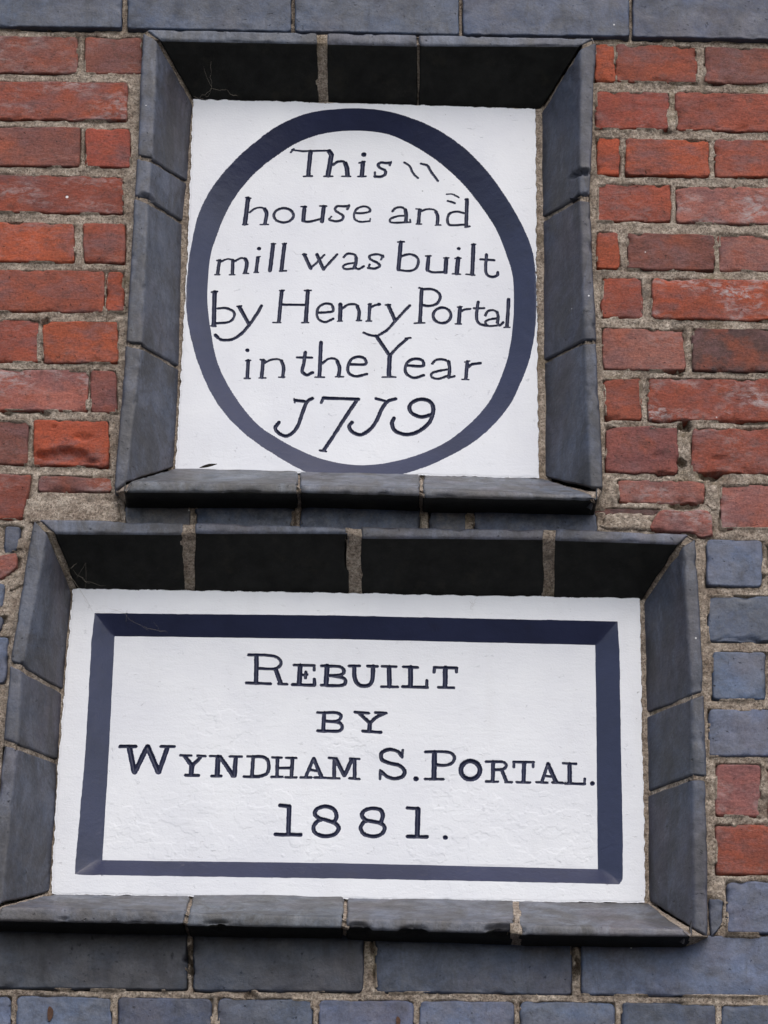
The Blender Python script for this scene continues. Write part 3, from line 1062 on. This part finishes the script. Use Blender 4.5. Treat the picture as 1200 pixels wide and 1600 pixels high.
UP += glyphs(320, 430, K, """
11:46,112 82,108;24:66,112 60,332;10:45,339 72,342;~14:88,222 140,220 188,240 198,272 165,312 70,322
20:231,212 290,318;8:215,208 245,205;~17:380,205 345,265 295,335 240,395 180,430 110,432 70,400
20:515,106 496,308;9:502,103 530,103;8:456,317 508,318;22:690,106 676,308;9:668,103 712,102;8:650,318 695,317;14:515,197 682,200
~14:765,252 850,245 860,225 845,196 800,192 762,218 750,260 765,298 808,314 860,292
22:908,196 905,302;~13:920,225 960,198 1008,196 1026,212;~19:1022,208 1034,250 1028,300;8:1015,304 1048,304;8:890,308 920,308
17:1105,196 1099,302;9:1095,195 1115,192;8:1080,308 1116,308;~13:1110,216 1140,202 1172,196;20:1164,196
22:285,503;19:291,572 284,686;8:275,573 308,570;9:266,691 303,691
9:372,565 405,572;19:391,570 380,684;8:363,688 408,688;~12:398,590 440,568 490,562 518,578;~18:514,574 528,620 522,680;8:495,683 535,683
~18:673,516 663,590 652,642 682,668 722,652;13:618,551 718,552
20:778,450 768,676;9:738,683 800,683;~13:785,590 830,560 872,560 892,580;~20:888,576 902,620 896,676;8:875,680 928,680
~16:972,596 1072,596 1072,560 1030,546 982,562 958,610 965,655 1010,677 1085,662
""")
UP += glyphs(540, 430, K, """
20:286,202 330,298;9:268,200 300,198;~15:430,203 380,255 330,310 280,365 222,402
11:492,85 525,95;20:510,94 498,316;9:462,322 528,320;~15:520,95 580,95 622,118 633,152 610,192 560,207 512,200
e16:646,270 60,52
20:766,216 758,322;8:750,215 780,212;8:735,327 775,328;~13:770,245 800,230 835,227
~16:888,180 878,250 880,305 905,330 950,338;12:858,222 928,222
~13:936,270 952,242 990,235 1018,252;~16:1014,248 1022,280 1016,318;~12:1016,318 1032,338 1056,316;~12:1012,290 960,298 936,315 955,340 1012,338
19:1092,162 1081,342;8:1062,350 1100,350
~13:120,385 165,402 210,408;20:206,408 294,538;~16:298,535 350,480 412,426;11:402,424 435,420;24:295,540 290,668;9:245,682 335,682
~16:412,604 516,608 514,572 470,559 422,576 399,620 410,662 460,687 522,670
~13:580,592 605,568 655,564 692,584;~18:690,578 697,630 690,682;11:690,688 730,676;~13:690,630 630,640 580,655 577,682 620,694 690,672
18:815,578 805,692;8:798,582 832,575;8:780,698 825,700;~15:820,616 850,596 903,590
""")
UP += glyphs(400, 600, 4, """
17:244,102 300,108;8:238,92 242,116;~18:352,90 318,112 290,180 262,260 225,308 185,326 142,308 120,275 144,240
18:422,88 640,95;14:408,116 424,84;~18:635,96 570,190 500,300 425,412;11:400,416 438,422
15:750,92 805,106;~19:872,93 820,110 782,165 752,232 708,288 655,318 602,300 582,265 600,240
~20:1088,194 1030,206 972,180 960,135 1000,102 1050,96 1095,118 1108,170 1080,245 1010,300 940,316 872,295 850,250 862,215
""")
LO = []
LO += glyphs(370, 1010, 1200 / 360, """
~13:62,45 150,46 205,55 230,80 222,104 190,118 110,115;19:103,48 100,190;13:50,190 175,195;19:202,120 228,188;12:218,195 262,198
12:298,97 405,100;21:330,100 325,195;14:290,199 403,203;12:403,102 403,124;14:405,200 404,172;11:330,150 366,148;12:360,134 358,164
12:442,101 475,102;21:470,102 465,200;~14:470,103 535,106 558,125 545,147 480,153;~15:490,152 552,164 566,184 548,203 470,204;13:440,202 475,203
13:585,102 640,102;~18:612,104 613,160 630,196 660,206 694,198 707,165 710,104;13:682,103 733,105
12:756,104 830,106;20:793,107 795,208;12:754,210 838,211
12:867,107 942,110;21:905,110 905,208;14:864,210 992,213;13:989,212 990,178
13:1030,110 1145,112;14:1030,113 1027,135;13:1144,113 1144,134;21:1086,112 1085,210;12:1050,213 1130,216
12:420,345 460,347;17:455,347 450,438;~13:455,346 520,346 543,363 525,387 460,391;~14:465,390 530,396 549,418 528,441 422,440
13:616,343 686,348;16:640,350 692,400;~15:694,400 725,370 768,350;12:722,345 778,348;19:693,400 690,442;14:656,442 750,448
""")
LO += glyphs(180, 1150, 6, """
28:48,98 192,97;42:132,104 178,335;38:184,340 296,108;42:304,100 402,335;36:410,335 488,112;24:430,98 555,100
18:610,182 715,184;32:655,190 718,278;28:722,280 796,202;20:770,186 845,188;40:718,280 712,362;25:660,368 780,370
18:888,188 985,190;38:964,196 956,366;23:905,376 992,376;32:985,196 1104,372;34:1130,204 1119,372;20:1075,192 1185,194
""")
LO += glyphs(370, 1150, 1200 / 290, """
12:68,132 130,133;19:106,134 98,256;14:48,263 110,265;~18:110,134 165,134 198,155 207,200 194,240 150,260 105,263
12:230,138 290,140;19:263,142 260,258;13:225,264 295,265;12:318,141 385,142;19:360,144 353,262;13:314,267 384,268;14:262,207 355,207
17:494,148 447,260;20:498,146 546,262;13:414,268 480,268;13:502,268 574,270;13:472,218 525,228
14:597,142 640,146;19:630,150 630,266;13:586,272 662,274;22:642,150 694,254;21:698,254 744,152;12:732,146 792,149;19:762,152 762,268;13:728,273 792,278
~20:1066,128 1040,100 985,87 937,110 938,150 982,174 1050,190 1085,225 1072,260 1020,276 972,262 938,232;13:1073,92 1068,138;14:928,222 926,278
27:1158,277
""")
LO += glyphs(640, 1150, 4, """
~16:100,99 200,98 258,106 280,135 265,168 220,184 158,178;26:156,102 152,264;14:98,269 210,270
e24:380,213 60,57
13:478,160 540,161;19:522,162 520,280;13:480,284 552,286;~14:524,161 582,162 605,182 585,206 525,211;18:577,214 604,282;12:600,288 638,290
14:650,162 775,164;14:652,166 652,194;14:772,166 772,194;21:716,166 712,284;13:670,289 752,291
15:862,178 828,282;21:866,176 914,284;12:792,289 860,292;13:893,291 956,293;13:842,250 895,255
13:960,170 1040,174;22:1000,175 1000,290;14:972,296 1094,300;13:1093,298 1095,268
25:1142,297
""")
LO += glyphs(420, 1245, 4, """
20:70,54 130,60;23:128,60 122,228;19:42,236 198,238
~20:408,158 424,120 404,76 350,60 302,76 286,106 312,132 362,146 420,170 437,202 408,236 350,247 296,230 279,192 300,156 330,142
~20:700,160 713,120 698,82 650,72 602,84 582,112 602,142 650,155 706,170 724,200 700,236 650,248 596,234 574,196 592,160 620,148
17:866,70 935,73;26:932,76 928,240;19:868,248 988,252
23:1103,254
""")

# ------------------------------------------------------------------ plaques
OV_OUT = [(560, 169), (607, 174), (650, 187), (693, 208), (733, 238), (767, 275), (798, 320), (822, 365), (834, 402), (838, 450), (837, 505), (828, 560), (812, 602), (797, 632), (768, 667),
          (731, 697), (683, 722), (636, 739), (565, 752), (500, 745), (468, 733), (433, 713), (398, 690), (365, 662), (333, 620), (307, 560), (293, 500), (291, 450), (296, 400), (310, 335), (334, 289), (367, 250), (400, 221), (435, 196), (477, 178), (517, 171)]
OV_IN = [(560, 204), (607, 210), (645, 227), (684, 252), (720, 284), (750, 320), (776, 360), (792, 400), (801, 432), (803, 470), (801, 510), (794, 556), (780, 597), (762, 631), (732, 664), (690, 695), (633, 717), (570, 727),
         (513, 720), (467, 703), (429, 682), (399, 660), (366, 618), (340, 567), (328, 507), (324, 462), (328, 405), (338, 370), (353, 333), (373, 300), (400, 269), (433, 243), (467, 222), (510, 208)]
RE_OUT = [(148, 958), (545, 962), (965, 971), (968, 1020), (970, 1150), (973, 1300), (973, 1374), (968, 1382), (900, 1380), (545, 1373), (130, 1367), (117, 1366), (118, 1345), (133, 1180), (143, 1000)]
RE_IN = [(179, 994), (545, 999), (930, 1008), (932, 1150), (934, 1358), (545, 1349), (160, 1344), (171, 1160)]


def plaque(nm, label, cat_grp, edge, outer, inner, ring_d, letters, mats, smooth_ring, flakes, seed):
    flaky = mats[0] is M_WHITE2
    yin = YP + ring_d
    E = W2(edge, YP)
    O = W2(smooth_pts(outer, True, 4) if smooth_ring else outer, YP)
    I = W2(smooth_pts(inner, True, 4) if smooth_ring else inner, yin)
    c = .0008
    gx = np.arange(E[:, 0].min() - 2 * c, E[:, 0].max() + 2 * c, c)
    gz = np.arange(E[:, 1].min() - 2 * c, E[:, 1].max() + 2 * c, c)
    X, Z = np.meshgrid(gx, gz, indexing='ij')
    wob = .0004 * fbm(X, seed, Z, 90, 3, seed)
    sE = sdf_poly(X, Z, E) + .0021 * fbm(X, seed, Z, 110, 4, seed + 1) + .0008
    sO = sdf_poly(X, Z, O) + wob * 1.5
    sI = sdf_poly(X, Z, I) + .0003 * fbm(X, seed, Z, 60, 3, seed + 3)
    sL = np.full(X.shape, 1.0)
    lid = np.full(X.shape, -1)
    fuz = .00042 * fbm(X, seed + 7, Z, 170, 3, seed + 9)
    for li, strokes in enumerate(letters):
        for w, pts in strokes:
            wp = W2(pts, yin)
            r = w * (1.16 if flaky else 1.26) / 2 / 1250.0 + .0003
            r *= 1250.0 / (FPX / 3530.0 * 1000) * (1 + 0)     # photo widths to metres at this distance
            x_0, x_1 = wp[:, 0].min() - r - .006, wp[:, 0].max() + r + .006
            z_0, z_1 = wp[:, 1].min() - r - .006, wp[:, 1].max() + r + .006
            i0, i1 = np.searchsorted(gx, [x_0, x_1]); j0, j1 = np.searchsorted(gz, [z_0, z_1])
            sub = (slice(i0, i1), slice(j0, j1))
            d = seg_dist(X[sub], Z[sub], wp, False) - r + fuz[sub]
            m = d < sL[sub]
            sL[sub] = np.where(m, d, sL[sub])
            lid[sub] = np.where(m, li, lid[sub])
    # snap vertices to the contours so that painted edges run clean
    Xs, Zs = X.copy(), Z.copy()
    done = np.zeros(X.shape, bool)
    for s in (sL, sI, sO, sE):
        gxx, gzz = np.gradient(s, c)
        gm = np.sqrt(gxx ** 2 + gzz ** 2) + 1e-9
        m = (np.abs(s) < .52 * c) & ~done & (gm > .5)
        Xs = np.where(m, X - s * gxx / gm / gm, Xs)
        Zs = np.where(m, Z - s * gzz / gm / gm, Zs)
        s[m] = 0
        done |= m
    t = np.clip(-sO / (np.abs(sO) + np.abs(sI) + 1e-9), 0, 1)
    t = np.where(sI < 0, 1, np.where(sO > 0, 0, t))
    Y = YP + ring_d * t
    Y = Y + .0005 * fbm(X, seed, Z, 9, 2, seed + 11) + .00007 * fbm(X, seed, Z, 60, 3, seed + 12)
    Y = Y + np.clip(-sL, 0, .0030) * 1.05
    Y = Y + np.clip(1 - sE / -.003, 0, 1) ** 2 * .0012 * (sE < 0)
    # flaking skin of paint, thicker and thinner
    fm = np.zeros(X.shape)
    for (fx, fy, fr) in flakes:
        cpt = P(fx, fy, yin)
        fm = np.maximum(fm, np.exp(-(((X - cpt[0]) ** 2 + (Z - cpt[2]) ** 2) / (fr / 1250.0) ** 2)))
    n1 = fbm(X, seed, Z, 42, 4, seed + 20)
    sheet = np.clip((n1 + .42 * fm - .36) / .03, 0, 1)
    n2 = fbm(X, seed, Z, 95, 3, seed + 25)
    sheet = sheet + .7 * np.clip((n2 + .40 * fm - .48) / .04, 0, 1)
    Y = Y - (.00026 if flaky else .00008) * sheet * (np.clip(fm * 1.6, .12, 1)) * (sL > .0006) * (np.minimum(np.abs(sI), np.abs(sO)) > .002)
    V = np.stack([Xs, Y, Zs], -1).reshape(-1, 3)
    q = gridquads(len(gx), len(gz))
    mean = lambda s: s.ravel()[q].mean(1)
    mE, mO, mI, mL = mean(sE), mean(sO), mean(sI), mean(sL)
    lf = lid.ravel()[q].max(1)
    reg = np.full(len(q), -1)
    reg[(mE < 0)] = 0
    reg[(mE < 0) & (mO < 0)] = 1
    reg[(mE < 0) & (mI < 0)] = 2
    isl = (mL < 0) & (mI < .001) & (mE < 0)
    reg[isl] = 10 + lf[isl]
    root = thing(nm, label, 'plaque', P(*np.mean(edge, 0), YP), cat_grp)
    names = {0: ('margin', mats[0]), 1: ('border', mats[1]), 2: ('panel', mats[0])}
    panel_loc = None
    for r in np.unique(reg):
        if r < 0:
            continue
        qq = q[reg == r]
        used, inv = np.unique(qq, return_inverse=True)
        qq = inv.reshape(-1, 4)
        v = V[used]
        qq = outward(v, qq, None)
        n_, m_ = names.get(int(r), ('letter', mats[2]))
        if r >= 10 and len(qq) < 6:
            continue
        part(n_, v, qq, m_, root)
    # stone slab behind the painted skin
    Em = E.copy()
    ce = Em.mean(0)
    Em = ce + (Em - ce) * .997
    n_ = len(Em)
    fr = np.array([(x, YP + .0165 + .006, z) for x, z in Em] + [(x, YP + .05, z) for x, z in Em])
    me = bpy.data.meshes.new('slab')
    cc = np.array([ce[0], 0, ce[1]])
    faces = [tuple(range(n_)), tuple(range(2 * n_ - 1, n_ - 1, -1))] + [(i, n_ + i, n_ + (i + 1) % n_, (i + 1) % n_) for i in range(n_)]
    me.from_pydata([tuple(p - cc) for p in fr], [], faces)
    me.update()
    link('slab', me, M_MORTAR, root, Vector(cc))
    return root


EDGE_U = [(301, 154), (570, 161), (838, 169), (839, 400), (841, 600), (843, 748), (560, 742), (273, 736), (281, 600), (292, 400)]
plaque('oval_plaque', 'white square plaque with navy oval border, lettered This house and mill, dated 1719', 'white painted plaques',
       EDGE_U, OV_OUT, OV_IN, .018, UP, (M_WHITE1, M_RING, M_LET), True, [(430, 640, 40), (600, 700, 60)], 1)
EDGE_L = [(113, 919), (560, 926), (1001, 934), (1004, 1150), (1008, 1300), (1009, 1412), (560, 1406), (79, 1398), (90, 1190), (102, 1050)]
plaque('rectangular_plaque', 'white rectangular plaque with navy border lettered Rebuilt by Wyndham S. Portal 1881', 'white painted plaques',
       EDGE_L, RE_OUT, RE_IN, .018, LO, (M_WHITE2, M_RING, M_LET), False,
       [(740, 1290, 110), (860, 1310, 90), (300, 1300, 80), (420, 1270, 70), (560, 1160, 60), (680, 1330, 70), (900, 1330, 60), (350, 1140, 60), (480, 1320, 60), (720, 1200, 60), (215, 1300, 60)], 2)


# ------------------------------------------------------------------ bedding behind the plaques (seen as the thin brown strip beside them)
def bed(parent, pts, yy, seed, ring):
    w = W2(pts, yy)
    gx = np.arange(w[:, 0].min(), w[:, 0].max(), .003); gz = np.arange(w[:, 1].min(), w[:, 1].max(), .003)
    X, Z = np.meshgrid(gx, gz, indexing='ij')
    ins = sdf_poly(X, Z, w)
    Y = yy + .0012 * fbm(X, seed, Z, 60, 3, seed)
    shr = w.mean(0) + (w - w.mean(0)) * .92
    hole = sdf_poly(X, Z, shr)
    q = gridquads(len(gx), len(gz))
    k = ((ins < .002) & (hole > 0) & (sdf_poly(X, Z, W2(ring, YP)) > -.001)).ravel()[q].all(1)
    q = q[k]
    V = np.stack([X, Y, Z], -1).reshape(-1, 3)
    used, inv = np.unique(q, return_inverse=True)
    q = inv.reshape(-1, 4); V = V[used]
    part('bedding_mortar', V, outward(V, q, None), M_MORTAR, parent)


bed(up, [(290, 150), (856, 165), (862, 752), (262, 742)], YP + .0035, 5, OV_OUT)
bed(lo, [(100, 915), (1018, 928), (1026, 1420), (66, 1405)], YP + .0035, 6, RE_OUT)


# ------------------------------------------------------------------ small things: cobwebs, dead leaf, rusty nail
def tube(pts, r, n=5):
    pts = [Vector(p) for p in pts]
    vs_, fs = [], []
    for i, p in enumerate(pts):
        d = (pts[min(i + 1, len(pts) - 1)] - pts[max(i - 1, 0)]).normalized()
        s = d.orthogonal().normalized(); t = d.cross(s)
        rr = r * (1 if 0 < i < len(pts) - 1 else .4)
        for k in range(n):
            a_ = 2 * math.pi * k / n
            vs_.append(tuple(p + (s * math.cos(a_) + t * math.sin(a_)) * rr))
    for i in range(len(pts) - 1):
        for k in range(n):
            fs.append((i * n + k, i * n + (k + 1) % n, (i + 1) * n + (k + 1) % n, (i + 1) * n + k))
    return vs_, fs


def web(label, anchors, seed, r=.00012):
    rg = random.Random(seed)
    V_, F_ = [], []
    for (ax_, ay_, ad), (bx_, by_, bd) in anchors:
        a3, b3 = P(ax_, ay_, ad), P(bx_, by_, bd)
        n_ = 7
        pts = []
        for k in range(n_):
            t = k / (n_ - 1)
            p = a3 * (1 - t) + b3 * t
            p = p + np.array([rg.uniform(-1, 1) * .0016, rg.uniform(-1, 0) * .001, rg.uniform(-1, 1) * .0016]) * (0 < k < n_ - 1)
            p[2] -= .003 * math.sin(math.pi * t)
            pts.append(p)
        v, f = tube(pts, r * rg.uniform(.6, 1.3), 4)
        o = len(V_)
        V_ += v
        F_ += [tuple(i + o for i in ff) for ff in f]
    V_ = np.array(V_)
    c = V_.mean(0)
    me = bpy.data.meshes.new('cobweb')
    me.from_pydata([tuple(p - c) for p in V_], [], F_)
    ob = link('cobweb', me, M_WEB, None, Vector(c))
    ob['label'] = label
    ob['category'] = 'cobweb'
    ob['group'] = 'dusty cobwebs in the surrounds'
    return ob


yf = .020
web('dusty cobweb in the top left corner of the upper surround', [((330, 95, .0), (330, 140, .03)), ((318, 103, .01), (331, 136, .03)), ((331, 138, .03), (355, 140, .04)), ((310, 152, .045), (331, 138, .03)),
    ((302, 150, .045), (318, 154, .045)), ((331, 137, .03), (322, 152, .045)), ((355, 140, .04), (372, 150, .045))], 1)
web('dusty cobweb strands in the top left corner of the lower surround', [((66, 820, -.01), (118, 920, .045)), ((70, 830, -.008), (146, 957, .05)), ((118, 905, .04), (135, 872, .02)), ((135, 872, .02), (134, 930, .045)),
    ((126, 925, .045), (144, 955, .052)), ((100, 890, .03), (120, 880, .02)), ((146, 955, .052), (190, 952, .053)), ((120, 900, .035), (165, 915, .045)), ((112, 886, .03), (140, 912, .045))], 2)
web('fine cobweb strands across the dark top edge of the rectangular border', [((190, 953, .053), (232, 985, .062)), ((225, 978, .061), (258, 986, .064)), ((170, 951, .053), (215, 957, .055)), ((240, 972, .06), (262, 990, .064)), ((200, 952, .053), (196, 972, .06))], 3)
web('wisp of cobweb hanging at the top margin of the rectangular plaque', [((735, 935, .05), (738, 955, .052)), ((745, 934, .05), (736, 950, .052)), ((738, 936, .05), (742, 946, .052))], 4)

# dead curled leaf on the upper sill
c0 = P(326, 733, .03)
nu_, nv_ = 9, 5
LV = []
for i in range(nu_):
    for j in range(nv_):
        s_, t_ = i / (nu_ - 1), j / (nv_ - 1) - .5
        w_ = math.sin(math.pi * min(1, s_ * 1.02 + .01)) * .0045
        LV.append((c0[0] - .012 + .023 * s_, c0[1] + t_ * w_ * 1.2, c0[2] + .002 + .006 * s_ * s_ + abs(t_) * w_ * 1.1))
lv = np.array(LV)
cl = lv.mean(0)
lq = gridquads(nu_, nv_)
lv2 = np.concatenate([lv, lv + np.array([0, 0, -.0006])])
lqq = np.concatenate([lq, lq[:, ::-1] + len(lv)])
lf = link('dead_leaf', mesh_np('dead_leaf', lv2 - cl, lqq), M_LEAF, None, Vector(cl))
lf['label'] = 'small curled dead leaf lying on the left of the upper sill'
lf['category'] = 'leaf'


def nail(px, py, label, ln=.016, r=.0035):
    c = P(px, py, -.004)
    t = thing('rusty_cramp', label, 'iron cramp', c, 'rusty iron cramps in the bottom course')
    def cyl(r_, h0, h1, nm, off=(0, 0)):
        v = []
        n_ = 12
        for y_ in (h0, h1):
            for k in range(n_):
                a_ = 2 * math.pi * k / n_
                rr = r_ * (1 + .12 * math.sin(3 * a_ + 1))
                v.append((off[0] + rr * math.cos(a_), y_, off[1] + 2.6 * rr * math.sin(a_)))
        f = [(k, (k + 1) % n_, n_ + (k + 1) % n_, n_ + k) for k in range(n_)] + [tuple(range(n_)), tuple(range(2 * n_ - 1, n_ - 1, -1))]
        me = bpy.data.meshes.new(nm)
        me.from_pydata(v, [], f)
        link(nm, me, M_RUST, t, t.location)
    cyl(r * .8, .0015, .006, 'head')
    cyl(r * .5, .004, .014, 'shank')
    return t


nail(78, 1583, 'tall rusty iron cramp end sunk in the blue brick at the bottom left', r=.0042)
nail(622, 1596, 'smaller rusty iron stub at the bottom centre edge', r=.0032)
